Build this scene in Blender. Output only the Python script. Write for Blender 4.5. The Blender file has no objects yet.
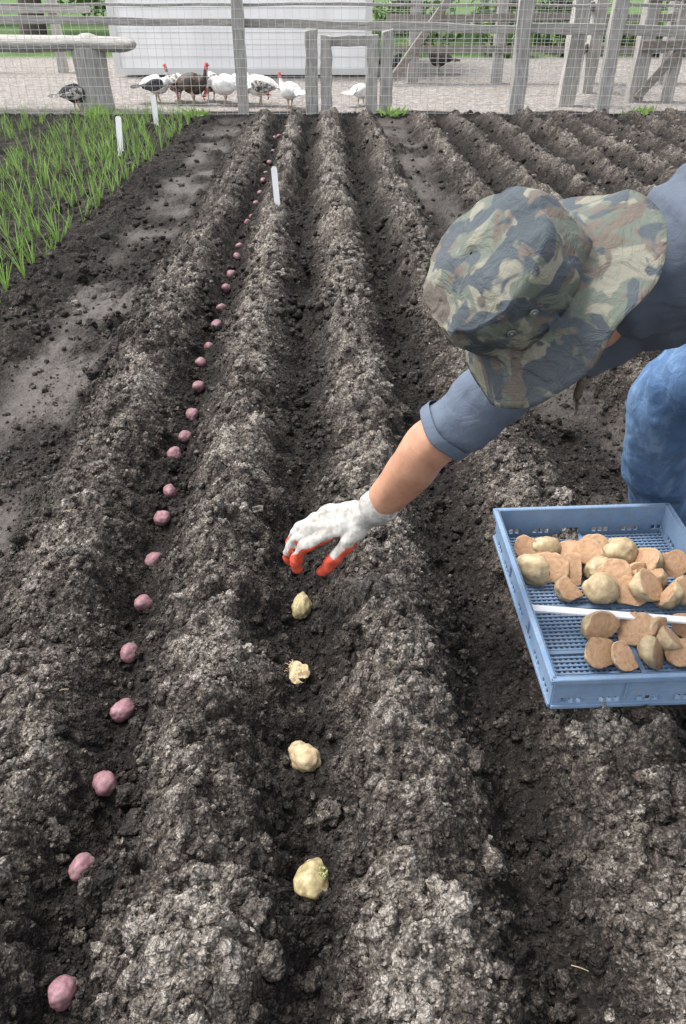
import bpy, bmesh, math, random
import numpy as np
from mathutils import Vector, Matrix, noise as mnoise
random.seed(7); rng=np.random.default_rng(7)
sc=bpy.context.scene
sc.view_settings.view_transform='Standard'; sc.view_settings.look='None'; sc.view_settings.exposure=0

# ------------------------------------------------------------ helpers
def link(o,parent=None):
    sc.collection.objects.link(o)
    if parent is not None: o.parent=parent
    return o
def empty(name,loc=(0,0,0),rot=(0,0,0)):
    e=bpy.data.objects.new(name,None); e.location=loc; e.rotation_euler=rot; e.empty_display_size=.1
    return link(e)
def mesh_np(name,V,F,mat=None,parent=None,smooth=False):
    V=np.asarray(V,dtype=np.float32); F=np.asarray(F,dtype=np.int32); k=F.shape[1]
    me=bpy.data.meshes.new(name)
    me.vertices.add(len(V)); me.vertices.foreach_set('co',V.ravel())
    me.loops.add(F.size); me.loops.foreach_set('vertex_index',F.ravel())
    me.polygons.add(len(F)); me.polygons.foreach_set('loop_start',np.arange(0,F.size,k,dtype=np.int32))
    me.update(calc_edges=True)
    me.polygons.foreach_set('use_smooth',np.full(len(F),smooth,dtype=bool))
    if mat: me.materials.append(mat)
    o=bpy.data.objects.new(name,me); return link(o,parent)
def mesh_obj(name,verts,faces,mat=None,parent=None,smooth=False):
    me=bpy.data.meshes.new(name); me.from_pydata([tuple(v) for v in verts],[],faces); me.update()
    if smooth: me.polygons.foreach_set('use_smooth',[True]*len(me.polygons))
    o=bpy.data.objects.new(name,me)
    if mat: me.materials.append(mat)
    return link(o,parent)
def box_data(c,s,rot=None):
    x,y,z=s[0]/2,s[1]/2,s[2]/2
    vs=[Vector((a*x,b*y,d*z)) for d in(-1,1) for b in(-1,1) for a in(-1,1)]
    if rot is not None: vs=[rot@v for v in vs]
    vs=[v+Vector(c) for v in vs]
    fs=[(0,2,3,1),(4,5,7,6),(0,1,5,4),(2,6,7,3),(0,4,6,2),(1,3,7,5)]
    return vs,fs
class MB:
    def __init__(s): s.v=[]; s.f=[]
    def add(s,vs,fs):
        n=len(s.v); s.v+= [tuple(v) for v in vs]; s.f+=[tuple(i+n for i in f) for f in fs]
    def box(s,c,sz,rot=None): s.add(*box_data(c,sz,rot))
    def beam(s,a,b,w,h):
        a=Vector(a);b=Vector(b);d=b-a;q=d.to_track_quat('X','Z').to_matrix()
        s.add(*box_data((a+b)/2,(d.length,w,h),q))
    def tube(s,*a,**k): s.add(*tube_data(*a,**k))
    def obj(s,name,mat=None,parent=None,smooth=False,bevel=0):
        o=mesh_obj(name,s.v,s.f,mat,parent,smooth)
        if bevel:
            m=o.modifiers.new('bev','BEVEL'); m.width=bevel; m.segments=2; m.limit_method='ANGLE'
        return o
def catmull(P,t):
    n=len(P)-1; i=min(int(t),n-1); u=t-i
    p0=P[max(i-1,0)];p1=P[i];p2=P[i+1];p3=P[min(i+2,n)]
    return 0.5*((2*p1)+(p2-p0)*u+(2*p0-5*p1+4*p2-p3)*u*u+(3*p1-p0-3*p2+p3)*u*u*u)
def tube_data(pts,rad,seg=14,sub=4,ref=(0,0,1),round_ends=True):
    P=[np.array(p,dtype=float) for p in pts]
    Rr=[np.array(r if isinstance(r,(tuple,list)) else (r,r),dtype=float) for r in rad]
    N=(len(P)-1)*sub
    C=[catmull(P,i/sub) for i in range(N+1)]; R=[catmull(Rr,i/sub) for i in range(N+1)]
    R=[np.maximum(r,1e-4) for r in R]
    verts=[];faces=[];ref=np.array(ref,dtype=float)
    T=[]
    for i in range(N+1):
        t=C[min(i+1,N)]-C[max(i-1,0)]; T.append(t/np.linalg.norm(t))
    L=[(C[i],T[i],R[i]) for i in range(N+1)]
    if round_ends:
        r0=R[0];r1=R[-1]
        pre=[(C[0]-T[0]*min(r0)*.85*math.sin(a),T[0],r0*math.cos(a)) for a in(1.35,.95,.5)]
        post=[(C[-1]+T[-1]*min(r1)*.85*math.sin(a),T[-1],r1*math.cos(a)) for a in(.5,.95,1.35)]
        L=pre+L+post
    prev=None
    for c,t,r in L:
        a=ref-np.dot(ref,t)*t
        if np.linalg.norm(a)<.15:
            a=(prev if prev is not None else np.array([1.,.1,0.])); a=a-np.dot(a,t)*t
        a/=np.linalg.norm(a); prev=a; b=np.cross(t,a)
        for k in range(seg):
            th=2*math.pi*k/seg
            verts.append(tuple(c+a*r[0]*math.cos(th)+b*r[1]*math.sin(th)))
    m=len(L)
    for i in range(m-1):
        for k in range(seg):
            k2=(k+1)%seg
            faces.append((i*seg+k,i*seg+k2,(i+1)*seg+k2,(i+1)*seg+k))
    faces.append(tuple(reversed(range(seg)))); faces.append(tuple((m-1)*seg+k for k in range(seg)))
    return verts,faces
ICO={}
def ico(sub):
    if sub not in ICO:
        bm=bmesh.new(); bmesh.ops.create_icosphere(bm,subdivisions=sub,radius=1)
        ICO[sub]=([v.co.copy() for v in bm.verts],[tuple(x.index for x in f.verts) for f in bm.faces]); bm.free()
    return ICO[sub]
def ell_data(c,r,R=None,sub=3):
    bv,fs=ico(sub); vs=[]; c=Vector(c)
    for v in bv:
        p=Vector((v.x*r[0],v.y*r[1],v.z*r[2]))
        if R is not None: p=R@p
        vs.append(p+c)
    return vs,fs
def apply_mods(o):
    dg=bpy.context.evaluated_depsgraph_get(); dg.update()
    me=bpy.data.meshes.new_from_object(o.evaluated_get(dg))
    o.modifiers.clear(); o.data=me; return o
def displace(o,fn):
    me=o.data; n=len(me.vertices); C=np.empty(n*3,dtype=np.float32); me.vertices.foreach_get('co',C)
    N=np.empty(n*3,dtype=np.float32); me.vertex_normals.foreach_get('vector',N)
    C=C.reshape(-1,3);N=N.reshape(-1,3); D=np.array([fn(float(c[0]),float(c[1]),float(c[2])) for c in C],dtype=np.float32)
    me.vertices.foreach_set('co',(C+N*D[:,None]).ravel()); me.update()
def remesh(o,vox,smooth_it=6,disp=None):
    m=o.modifiers.new('rm','REMESH'); m.mode='VOXEL'; m.voxel_size=vox; m.use_smooth_shade=True
    m=o.modifiers.new('sm','SMOOTH'); m.iterations=smooth_it; m.factor=.5
    apply_mods(o)
    o.data.polygons.foreach_set('use_smooth',[True]*len(o.data.polygons))
    if disp: displace(o,lambda x,y,z:disp[1]*mnoise.noise(Vector((x*disp[2][0],y*disp[2][1],z*disp[2][2]))))
    return o

# ------------------------------------------------------------ node helpers
class NT:
    def __init__(s,name):
        s.m=bpy.data.materials.new(name); s.m.use_nodes=True; s.t=s.m.node_tree
        s.b=s.t.nodes['Principled BSDF']; s.b.inputs['Roughness'].default_value=.8
        s.co=s.n('ShaderNodeTexCoord').outputs['Object']
    def n(s,ty,**k):
        x=s.t.nodes.new(ty)
        for a,b in k.items(): setattr(x,a,b)
        return x
    def l(s,a,b): s.t.links.new(a,b)
    def mapping(s,scale,co=None):
        x=s.n('ShaderNodeMapping'); x.inputs['Scale'].default_value=scale; s.l(co or s.co,x.inputs['Vector']); return x.outputs[0]
    def noise(s,scale,detail=3,rough=.55,co=None,dist=0,out='Fac'):
        x=s.n('ShaderNodeTexNoise'); x.inputs['Scale'].default_value=scale; x.inputs['Detail'].default_value=detail
        x.inputs['Roughness'].default_value=rough; x.inputs['Distortion'].default_value=dist; s.l(co or s.co,x.inputs['Vector']); return x.outputs[out]
    def vor(s,scale,co=None,out='Distance'):
        x=s.n('ShaderNodeTexVoronoi'); x.inputs['Scale'].default_value=scale; s.l(co or s.co,x.inputs['Vector']); return x.outputs[out]
    def vor2(s,scale,co=None):
        x=s.n('ShaderNodeTexVoronoi'); x.inputs['Scale'].default_value=scale; s.l(co or s.co,x.inputs['Vector'])
        sp=s.n('ShaderNodeSeparateColor'); s.l(x.outputs['Color'],sp.inputs[0]); return x.outputs['Distance'],sp.outputs[0]
    def ramp(s,fac,stops,interp='LINEAR'):
        x=s.n('ShaderNodeValToRGB'); cr=x.color_ramp; cr.interpolation=interp
        while len(cr.elements)<len(stops): cr.elements.new(.5)
        for e,(p,c) in zip(cr.elements,stops):
            e.position=p; e.color=(c,c,c,1) if not isinstance(c,tuple) else (*c,1)
        s.l(fac,x.inputs[0]); return x.outputs[0]
    def mix(s,f,a,b,mode='MIX'):
        x=s.n('ShaderNodeMix',data_type='RGBA',blend_type=mode)
        for idx,val in((0,f),(6,a),(7,b)):
            inp=x.inputs[idx]
            if isinstance(val,(int,float)): inp.default_value=float(val) if idx==0 else (val,val,val,1)
            elif isinstance(val,tuple): inp.default_value=(*val,1)
            else: s.l(val,inp)
        return x.outputs[2]
    def math(s,op,a,b=0,clamp=False):
        x=s.n('ShaderNodeMath',operation=op,use_clamp=clamp)
        for inp,val in((x.inputs[0],a),(x.inputs[1],b)):
            if isinstance(val,(int,float)): inp.default_value=val
            else: s.l(val,inp)
        return x.outputs[0]
    def attr(s,name):
        return s.n('ShaderNodeAttribute',attribute_name=name).outputs['Fac']
    def bump(s,h,strength=.5,dist=.01,prev=None):
        x=s.n('ShaderNodeBump'); x.inputs['Strength'].default_value=strength; x.inputs['Distance'].default_value=dist
        s.l(h,x.inputs['Height'])
        if prev is not None: s.l(prev,x.inputs['Normal'])
        s.l(x.outputs[0],s.b.inputs['Normal']); return x.outputs[0]
    def col(s,c):
        if isinstance(c,tuple): s.b.inputs['Base Color'].default_value=(*c,1)
        else: s.l(c,s.b.inputs['Base Color'])
        return s
    def rough(s,r):
        if isinstance(r,float): s.b.inputs['Roughness'].default_value=r
        else: s.l(r,s.b.inputs['Roughness'])
        return s
def simple(name,c1,c2,scale,rough=.8,bump=.3,dist=.003,mapscale=None,detail=4):
    t=NT(name); co=t.mapping(mapscale) if mapscale else None
    n=t.noise(scale,detail,.6,co); t.col(t.ramp(n,[(.3,c1),(.7,c2)])); t.rough(float(rough))
    t.bump(n,bump,dist); return t.m

# ------------------------------------------------------------ materials
def soil_material(clod=False):
    t=NT('soil_clod_mat' if clod else 'ground_soil')
    wn=t.noise(60,1,.5,out='Color')
    vm=t.n('ShaderNodeVectorMath',operation='MULTIPLY_ADD'); t.l(wn,vm.inputs[0]); vm.inputs[1].default_value=(.010,.010,.010); t.l(t.co,vm.inputs[2]); wc_=vm.outputs[0]
    fine=t.noise(240,2,.75); med=t.noise(38,3,.65)
    d1,r1=t.vor2(75,wc_); d2,r2=t.vor2(190,wc_)
    oi=t.attr('dry')
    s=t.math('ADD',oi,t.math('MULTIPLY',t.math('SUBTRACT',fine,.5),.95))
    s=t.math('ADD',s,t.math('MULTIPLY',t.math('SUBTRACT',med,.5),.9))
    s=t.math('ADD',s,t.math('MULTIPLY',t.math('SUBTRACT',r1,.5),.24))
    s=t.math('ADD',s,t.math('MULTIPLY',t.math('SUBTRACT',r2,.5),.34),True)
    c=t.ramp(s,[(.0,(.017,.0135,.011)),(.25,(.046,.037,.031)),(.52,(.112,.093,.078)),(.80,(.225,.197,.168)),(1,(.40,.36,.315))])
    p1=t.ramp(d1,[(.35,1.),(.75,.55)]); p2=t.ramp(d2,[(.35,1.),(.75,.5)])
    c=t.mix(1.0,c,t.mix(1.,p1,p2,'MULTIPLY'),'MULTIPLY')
    crumb=t.math('ADD',t.math('MULTIPLY',t.math('SUBTRACT',1,d1),1.2),t.math('MULTIPLY',t.math('SUBTRACT',1,d2),.6))
    if not clod:
        wet=t.attr('wet')
        wc=t.ramp(t.math('ADD',t.math('MULTIPLY',med,.6),t.math('MULTIPLY',fine,.4)),[(.3,(.045,.037,.032)),(.7,(.135,.112,.097))])
        c=t.mix(t.math('MULTIPLY',wet,.7),c,wc)
        crumb=t.math('MULTIPLY',crumb,t.math('SUBTRACT',1,t.math('MULTIPLY',wet,.6)))
        g=t.attr('gravel_zone'); lw=t.attr('lawn_zone')
        g2=t.vor(28,out='Color'); sg=t.n('ShaderNodeSeparateColor'); t.l(g2,sg.inputs[0])
        gc=t.ramp(t.math('ADD',t.math('MULTIPLY',med,.6),t.math('MULTIPLY',sg.outputs[0],.4)),[(.25,(.17,.15,.13)),(.5,(.29,.26,.235)),(.75,(.48,.44,.41))])
        c=t.mix(g,c,gc)
        lc=t.ramp(t.noise(6,3,.7),[(.3,(.04,.085,.02)),(.7,(.12,.20,.05))])
        c=t.mix(lw,c,lc)
        t.rough(t.ramp(wet,[(0,.95),(1,.45)]))
    h=t.math('ADD',t.math('ADD',t.math('MULTIPLY',fine,.5),t.math('MULTIPLY',med,.9)),crumb)
    t.col(c)
    t.b.inputs['Specular IOR Level'].default_value=.3
    t.bump(h,1.,.008)
    return t.m
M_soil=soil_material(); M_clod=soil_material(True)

def wood(name,c1,c2,sc_=(1,1,1),s=12):
    t=NT(name); co=t.mapping(sc_); a=t.noise(s,5,.65,co,.6); b=t.noise(2.2,3)
    c=t.ramp(a,[(.3,c1),(.68,c2)]); c=t.mix(t.math('MULTIPLY',b,.5),c,c1); t.col(c); t.rough(.85); t.bump(a,.6,.01); return t.m
M_woodv=wood('weathered_wood_v',(.22,.205,.185),(.58,.56,.52),(5,5,.5))
M_woodh=wood('weathered_wood_h',(.21,.195,.175),(.56,.54,.50),(.5,5,5))
M_wooddk=wood('dark_wood',(.15,.13,.11),(.36,.33,.29),(1,4,3))
M_bark=wood('bark',(.05,.04,.032),(.16,.13,.10),(6,6,1.2),8)
def m_wire():
    t=NT('galvanised_wire'); t.col((.60,.60,.60)); t.rough(.5); t.b.inputs['Metallic'].default_value=.1; return t.m
M_wire=m_wire()
def m_leaf(name,a,b,sc_=3.):
    t=NT(name); n=t.noise(sc_,4,.7); t.col(t.ramp(n,[(.3,a),(.7,b)])); t.rough(.55); return t.m
M_onion=m_leaf('onion_leaf',(.15,.29,.045),(.34,.50,.13),9)
M_leaf=m_leaf('tree_leaf',(.035,.075,.018),(.12,.20,.045),2.)
M_leaf2=m_leaf('hedge_leaf',(.04,.09,.02),(.17,.26,.06),.8)
def m_white(name,c=(.78,.78,.77),sc_=3):
    t=NT(name); n=t.noise(sc_,5,.6,t.mapping((1,1,.25))); t.col(t.ramp(n,[(.3,tuple(x*.88 for x in c)),(.65,c)])); t.rough(.6); return t.m
M_white=m_white('white_paint',(.82,.82,.81)); M_label=m_white('white_plastic_label',(.78,.78,.78),30)
M_roof=simple('roof_shingle',(.10,.10,.105),(.17,.165,.16),20)

# ------------------------------------------------------------ person
person=empty('gardener')
def m_fabric(name,c1,c2,sc_=6,weave=900,bs=.35,wear=None):
    t=NT(name); n=t.noise(sc_,5,.6); w=t.noise(weave,2,.5); cr=t.noise(22,4,.6,dist=1.2)
    c=t.ramp(n,[(.3,c1),(.7,c2)])
    if wear: c=t.mix(t.ramp(t.noise(16,5,.65,t.mapping((2.2,2.2,.35))),[(.48,0.),(.78,.6)]),c,wear)
    c=t.mix(.35,c,t.ramp(w,[(.3,.5),(.7,1.)]),'MULTIPLY'); t.col(c); t.rough(.9)
    t.bump(t.math('ADD',t.math('MULTIPLY',w,.08),cr),bs,.012); return t.m
M_shirt=m_fabric('shirt_cotton',(.065,.080,.110),(.12,.145,.19))
M_sleeve=m_fabric('sleeve_cotton',(.072,.095,.135),(.12,.15,.20))
M_jeans=m_fabric('denim',(.040,.095,.20),(.085,.165,.31),12,700,.5,(.26,.37,.50))
def m_skin():
    t=NT('skin'); n=t.noise(25,4,.6); n2=t.noise(220,2,.6); n3=t.noise(70,3,.7)
    c=t.ramp(n,[(.3,(.36,.175,.108)),(.7,(.49,.27,.175))]); c=t.mix(t.ramp(n3,[(.5,0.),(.75,.4)]),c,(.37,.14,.085)); t.col(c); t.rough(.5)
    t.b.inputs['Subsurface Weight'].default_value=.08; t.b.inputs['Subsurface Radius'].default_value=(.012,.005,.003); t.bump(n2,.3,.001); return t.m
M_skin=m_skin()
S_r=(.395,1.275,.775);E=(.170,1.317,.527);W=(.058,1.390,.318)
b=MB()
b.tube([(.55,1.16,.92),(.47,1.16,.895),(.39,1.145,.865)],[.055,.046,.043])
b.tube([S_r,((S_r[0]+E[0])/2,1.30,.65),E,(.128,1.345,.440),(.082,1.375,.358),W,(.035,1.402,.300)],[.045,.045,.0485,.0465,.036,.0305,.031],ref=(0,1,0))
b.tube([(.55,1.16,.92),(.46,1.22,.85),S_r],[.055,.045,.045])
body=b.obj('arm_and_neck',M_skin,person); remesh(body,.006,8,(1,.003,(30,30,14)))
ac=(.17,-.30,.23)
b=MB()
b.tube([(1.02,1.29,.87),(.86,1.25,.94),(.70,1.20,.955),(.57,1.18,.937),(.49,1.17,.912),(.415,1.15,.872)],[(.165,.12),(.17,.13),(.19,.138),(.175,.132),(.125,.10),(.080,.074)],ref=ac,seg=24)
b.tube([(.60,1.18,.90),(.48,1.24,.84),S_r,((S_r[0]+E[0])/2+.005,1.300,.655),(.185,1.314,.545)],[.10,.094,.080,.066,.0585],ref=(0,1,0),seg=20,round_ends=False)
b.tube([(.62,1.10,.95),(.68,1.0,.965),(.79,.93,.89),(.92,.92,.74)],[.10,.085,.07,.062],seg=18)
shirt=b.obj('shirt',M_shirt,person); remesh(shirt,.007,5)
displace(shirt,lambda x,y,z:.010*mnoise.noise(Vector((x*9,y*14,z*9)))+.008*mnoise.noise(Vector((x*26+z*20,y*10,z*12)))+.002*mnoise.noise(Vector((x*60,y*60,z*40))))
shirt.data.materials.append(M_sleeve)
for p in shirt.data.polygons:
    c=p.center
    if c.x<.40 and c.z<.80: p.material_index=1
b=MB(); e=Vector((.185,1.314,.545));d=(Vector(E)-Vector(S_r)).normalized()
q=d.to_track_quat('Z','Y').to_matrix(); hv=[];hf=[]
prof=[(.0600,-.022),(.0610,-.021),(.0614,-.002),(.0608,.001),(.0588,.001),(.0540,-.012)]
for k in range(48):
    th=2*math.pi*k/48
    for (rr,zz) in prof:
        r2=rr*(1+.03*math.sin(3*th+1)+.012*math.sin(7*th)); hv.append(e+q@Vector((r2*math.cos(th),r2*math.sin(th),zz+.002*math.sin(4*th))))
for k in range(48):
    for j in range(5):
        hf.append((k*6+j,((k+1)%48)*6+j,((k+1)%48)*6+j+1,k*6+j+1))
mesh_obj('sleeve_hem',hv,hf,M_sleeve,person,True)
b=MB(); b.tube([(.92,.92,.76),(.92,.94,.68),(.88,.99,.56),(.87,1.02,.53)],[.05,.047,.034,.038]); 
for k,(dx,dy) in enumerate([(-.05,-.03),(-.06,-.01),(-.06,.012),(-.05,.033)]):
    b.tube([(.87,1.02+dy*.6,.54),(.87+dx*.6,1.02+dy,.545),(.87+dx*1.25,1.02+dy*1.1,.515)],[.012,.0095,.008],sub=2)
b.tube([(.88,1.03,.54),(.88,1.07,.545),(.86,1.095,.52)],[.014,.011,.009],sub=2)
o=b.obj('left_forearm_and_hand',M_skin,person); remesh(o,.005,4)
b=MB()
b.tube([(1.05,1.29,.89),(1.06,1.26,.81)],[(.165,.13),(.16,.14)],ref=(0,1,0),seg=20)
b.tube([(1.04,1.38,.82),(.87,1.45,.67),(.705,1.52,.545),(.720,1.60,.38),(.79,1.70,.20),(.84,1.75,.07)],[.105,.098,.084,.077,.072,.074],ref=(0,1,0),seg=20)
b.tube([(1.06,1.16,.82),(.97,1.08,.66),(.88,1.03,.48),(.95,1.07,.30),(1.02,1.11,.12)],[.105,.092,.072,.063,.058],ref=(0,1,0),seg=20)
jeans=b.obj('jeans',M_jeans,person); remesh(jeans,.007,3)
displace(jeans,lambda x,y,z:.009*mnoise.noise(Vector((x*12,y*12,z*14)))+.011*mnoise.noise(Vector((x*22+z*10,y*18,z*9)))+.004*abs(mnoise.noise(Vector((x*40,y*40,z*24)))))
M_boot=simple('boot_leather',(.05,.04,.03),(.13,.10,.07),30)
for nm,(x,y) in(('right_boot',(.84,1.75)),('left_boot',(1.02,1.11))):
    b=MB(); b.tube([(x+.02,y,.13),(x+.02,y,.07)],[.05,.05],ref=(0,1,0)); b.tube([(x+.07,y,.045),(x-.02,y,.05),(x-.12,y-.01,.04),(x-.19,y-.015,.03)],[(.036,.036),(.042,.042),(.047,.032),(.036,.022)],ref=(0,1,0))
    o=b.obj(nm,M_boot,person); remesh(o,.007,4)
# glove
b=MB()
b.tube([(.080,1.376,.348),(.050,1.392,.312),(.020,1.402,.297),(-.020,1.404,.287),(-.050,1.402,.277)],[(.036,.034),(.033,.030),(.042,.027),(.046,.021),(.043,.016)],ref=(0,.93,.25),seg=20)
fing=[[(-.040,1.366,.272),(-.082,1.358,.250),(-.100,1.360,.214),(-.098,1.366,.187)],
 [(-.050,1.389,.280),(-.096,1.384,.256),(-.118,1.386,.216),(-.114,1.392,.184)],
 [(-.048,1.414,.282),(-.094,1.414,.260),(-.115,1.416,.224),(-.113,1.420,.195)],
 [(-.040,1.436,.278),(-.076,1.442,.258),(-.094,1.444,.230),(-.094,1.446,.208)]]
fr=[(.0145,.0135,.0128,.0110),(.0148,.0138,.0128,.0110),(.0142,.0132,.012,.0105),(.013,.012,.011,.0095)]
for f,r in zip(fing,fr):
    s=(.0,1.40*.5+f[0][1]*.5,.286); b.tube([s]+f,[.012]+list(r),seg=12,sub=3)
b.tube([(.035,1.378,.292),(.008,1.358,.258),(-.022,1.350,.222),(-.045,1.354,.188)],[.018,.0178,.0155,.0125],seg=12,sub=4)
glove=b.obj('gloved_right_hand',None,person)
def m_knit():
    t=NT('glove_knit'); w=t.n('ShaderNodeTexWave'); w.inputs['Scale'].default_value=120; w.inputs['Distortion'].default_value=1.5; t.l(t.co,w.inputs['Vector'])
    n=t.noise(34,4,.7); c=t.ramp(n,[(.35,(.28,.26,.23)),(.62,(.54,.53,.50))]); c=t.mix(.35,c,t.ramp(w.outputs['Fac'],[(.2,.6),(.6,1.)]),'MULTIPLY'); t.col(c); t.rough(.95); t.bump(w.outputs['Fac'],.6,.002,); return t.m
M_knit=m_knit(); M_rub=simple('glove_rubber_red',(.42,.045,.022),(.60,.10,.055),50,.5,.3,.002)
remesh(glove,.0026,4,(1,.005,(45,45,45)))
glove.data.materials.clear(); glove.data.materials.append(M_knit); glove.data.materials.append(M_rub)
for p in glove.data.polygons:
    c=p.center;n=p.normal
    pal=n.dot(Vector((.25,-.15,-.95)))
    if (c.x<.03 and pal>.30) or c.z<.228+.012*math.sin(c.y*90) or (c.x<-.075 and n.x>.2) or (c.z<.262 and pal>-.15 and c.y<1.372): p.material_index=1
cv=Vector((.080,1.376,.348)); dd=(cv-Vector((.050,1.392,.312))).normalized(); q=dd.to_track_quat('Z','Y').to_matrix(); hv=[];hf=[]
pr=[(.0340,-.03),(.0372,-.028),(.0376,-.012),(.0380,.004),(.0372,.008),(.033,.008)]
for k in range(48):
    th=2*math.pi*k/48
    for j,(rr,zz) in enumerate(pr):
        r2=rr+(.0012 if k%2 else 0); hv.append(cv+q@Vector((r2*math.cos(th),r2*math.sin(th),zz)))
for k in range(48):
    for j in range(5): hf.append((k*6+j,((k+1)%48)*6+j,((k+1)%48)*6+j+1,k*6+j+1))
mesh_obj('glove_cuff',hv,hf,M_knit,person,True)
# head + hat
u=Vector((-.78,-.339,.528)).normalized(); gdir=Vector((-.3,.35,-.9)); f=(gdir-u*gdir.dot(u)).normalized(); s=f.cross(u).normalized()
Bp=Vector((.250,1.088,.896))
R=Matrix((s,f,u)).transposed().to_4x4(); R.translation=Bp
head=MB()
head.add(*ell_data((0,-.01,.005),(.073,.092,.088)))
head.tube([(0,.015,-.03),(0,.035,-.08),(0,.055,-.105)],[(.060,.07),(.050,.05),(.028,.025)],ref=(1,0,0))
head.tube([(0,-.02,-.02),(.0,-.022,-.09),(0,-.015,-.15)],[.056,.050,.044])
head.tube([(0,.085,-.0),(0,.100,-.03),(0,.108,-.045),(0,.094,-.052)],[.008,.010,.014,.009],seg=10)
for sx in(-1,1):
    head.tube([(sx*.073,-.01,.01),(sx*.083,-.018,.015),(sx*.081,-.02,-.03),(sx*.071,-.008,-.04)],[.006,.011,.010,.006],seg=8)
    head.add(*ell_data((sx*.018,.086,-.078),(.016,.008,.006),sub=2))
ho=head.obj('head',M_skin,person); remesh(ho,.005,3); ho.matrix_local=R
M_eye=simple('eye',(.75,.73,.70),(.8,.8,.78),20); M_hair=simple('hair',(.05,.035,.025),(.13,.10,.075),90,.7,.8,.004)
b=MB()
for sx in(-1,1): b.add(*ell_data((sx*.030,.079,-.012),(.012,.010,.008),sub=2))
o=b.obj('eyes',M_eye,person,True); o.matrix_local=R
b=MB(); vs,fs=ell_data((0,-.022,-.010),(.078,.086,.085)); keep=[i for i,v in enumerate(vs) if v[1]<.02 or v[2]>.03]
ks=set(keep); b.add(vs,[ff for ff in fs if all(i in ks for i in ff) and sum(vs[i][2] for i in ff)/3>-.075]); o=b.obj('hair',M_hair,person,True); o.matrix_local=R
HS=.945
prof=[(.172,-.052),(.164,-.047),(.152,-.039),(.139,-.030),(.126,-.020),(.116,-.010),(.110,.0),(.1085,.006),(.110,.010),(.1115,.02),(.1125,.042),(.1115,.066),(.1085,.086),(.1055,.096),(.1035,.1005),(.098,.104),(.080,.111),(.054,.116),(.026,.118),(.002,.1185)]
SEG=200; hv=[];hf=[]
for k in range(SEG):
    th=2*math.pi*k/SEG
    for j,(rr,zz) in enumerate(prof):
        br=max(0,(rr-.109)/.066) if j<7 else 0
        z=zz+br*(.012*math.sin(2*th+.6)+.008*math.sin(5*th+2)+.005*math.sin(9*th))
        r2=rr*(1+br*.03*math.sin(3*th+1)-br*.06*math.sin(th))
        cr=1 if j>=8 else 0
        p=Vector((math.cos(th),math.sin(th),zz*12)); nn=mnoise.noise(p*2.2)+.7*mnoise.noise(p*5)
        r2+=cr*.009*nn*min(1,rr/.08); z+=cr*(-.006+.015*mnoise.noise(Vector((r2*14*math.cos(th),r2*14*math.sin(th),3.3))))*(1 if j>13 else .5)
        hv.append((r2*math.cos(th)*.96*HS,r2*math.sin(th)*1.05*HS,z*HS))
n=len(prof)
for k in range(SEG):
    for j in range(n-1):
        k2=(k+1)%SEG; hf.append((k*n+j,k2*n+j,k2*n+j+1,k*n+j+1))
def m_camo():
    t=NT('camouflage_cotton'); 
    a=t.noise(15,2.5,.5,dist=.7); mp=t.n('ShaderNodeMapping'); mp.inputs['Location'].default_value=(3,5,1); t.l(t.co,mp.inputs[0])
    b_=t.noise(18,2.5,.5,mp.outputs[0],.6); mp2=t.n('ShaderNodeMapping'); mp2.inputs['Location'].default_value=(-7,2,4); t.l(t.co,mp2.inputs[0]); d=t.noise(18,2.5,.5,mp2.outputs[0],.8)
    c=t.mix(t.ramp(a,[(.48,0.),(.51,1.)]),(.090,.105,.078),(.20,.19,.14))
    c=t.mix(t.ramp(b_,[(.51,0.),(.54,1.)]),c,(.105,.078,.056))
    c=t.mix(t.ramp(d,[(.50,0.),(.53,1.)]),c,(.030,.042,.054))
    w=t.noise(900,2,.5); fade=t.noise(8,3,.6); c=t.mix(.4,c,t.ramp(w,[(.3,.55),(.7,1.)]),'MULTIPLY'); c=t.mix(t.math('MULTIPLY',fade,.26),c,(.26,.275,.28))
    t.col(c); t.rough(.92)
    sep=t.n('ShaderNodeSeparateXYZ'); t.l(t.co,sep.inputs[0])
    rr=t.math('SQRT',t.math('ADD',t.math('POWER',t.math('ABSOLUTE',t.math('DIVIDE',sep.outputs[0],.96*HS)),2.),t.math('POWER',t.math('ABSOLUTE',t.math('DIVIDE',sep.outputs[1],1.05*HS)),2.)))
    st=t.math('ABSOLUTE',t.math('SINE',t.math('MULTIPLY',rr,math.pi/.010)))
    st=t.ramp(st,[(.0,0.),(.25,1.)]); on=t.ramp(rr,[(.116,0.),(.118,1.)])
    hh=t.math('MULTIPLY',st,on)
    zs=t.math('ABSOLUTE',t.math('SUBTRACT',sep.outputs[2],.098*HS)); seam=t.ramp(zs,[(.0,0.),(.0025,1.)])
    p=t.bump(hh,.30,.0016); p=t.bump(seam,.4,.002,p); p=t.bump(t.noise(26,4,.6,dist=1.),.6,.014,p); t.bump(w,.2,.0008,p)
    return t.m
hat=mesh_obj('camouflage_bucket_hat',hv,hf,m_camo(),person,True); hat.matrix_local=R
m=hat.modifiers.new('s','SOLIDIFY'); m.thickness=.0025
M_eyelet=simple('eyelet_metal',(.07,.08,.07),(.15,.15,.14),40,.4)
b=MB()
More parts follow.
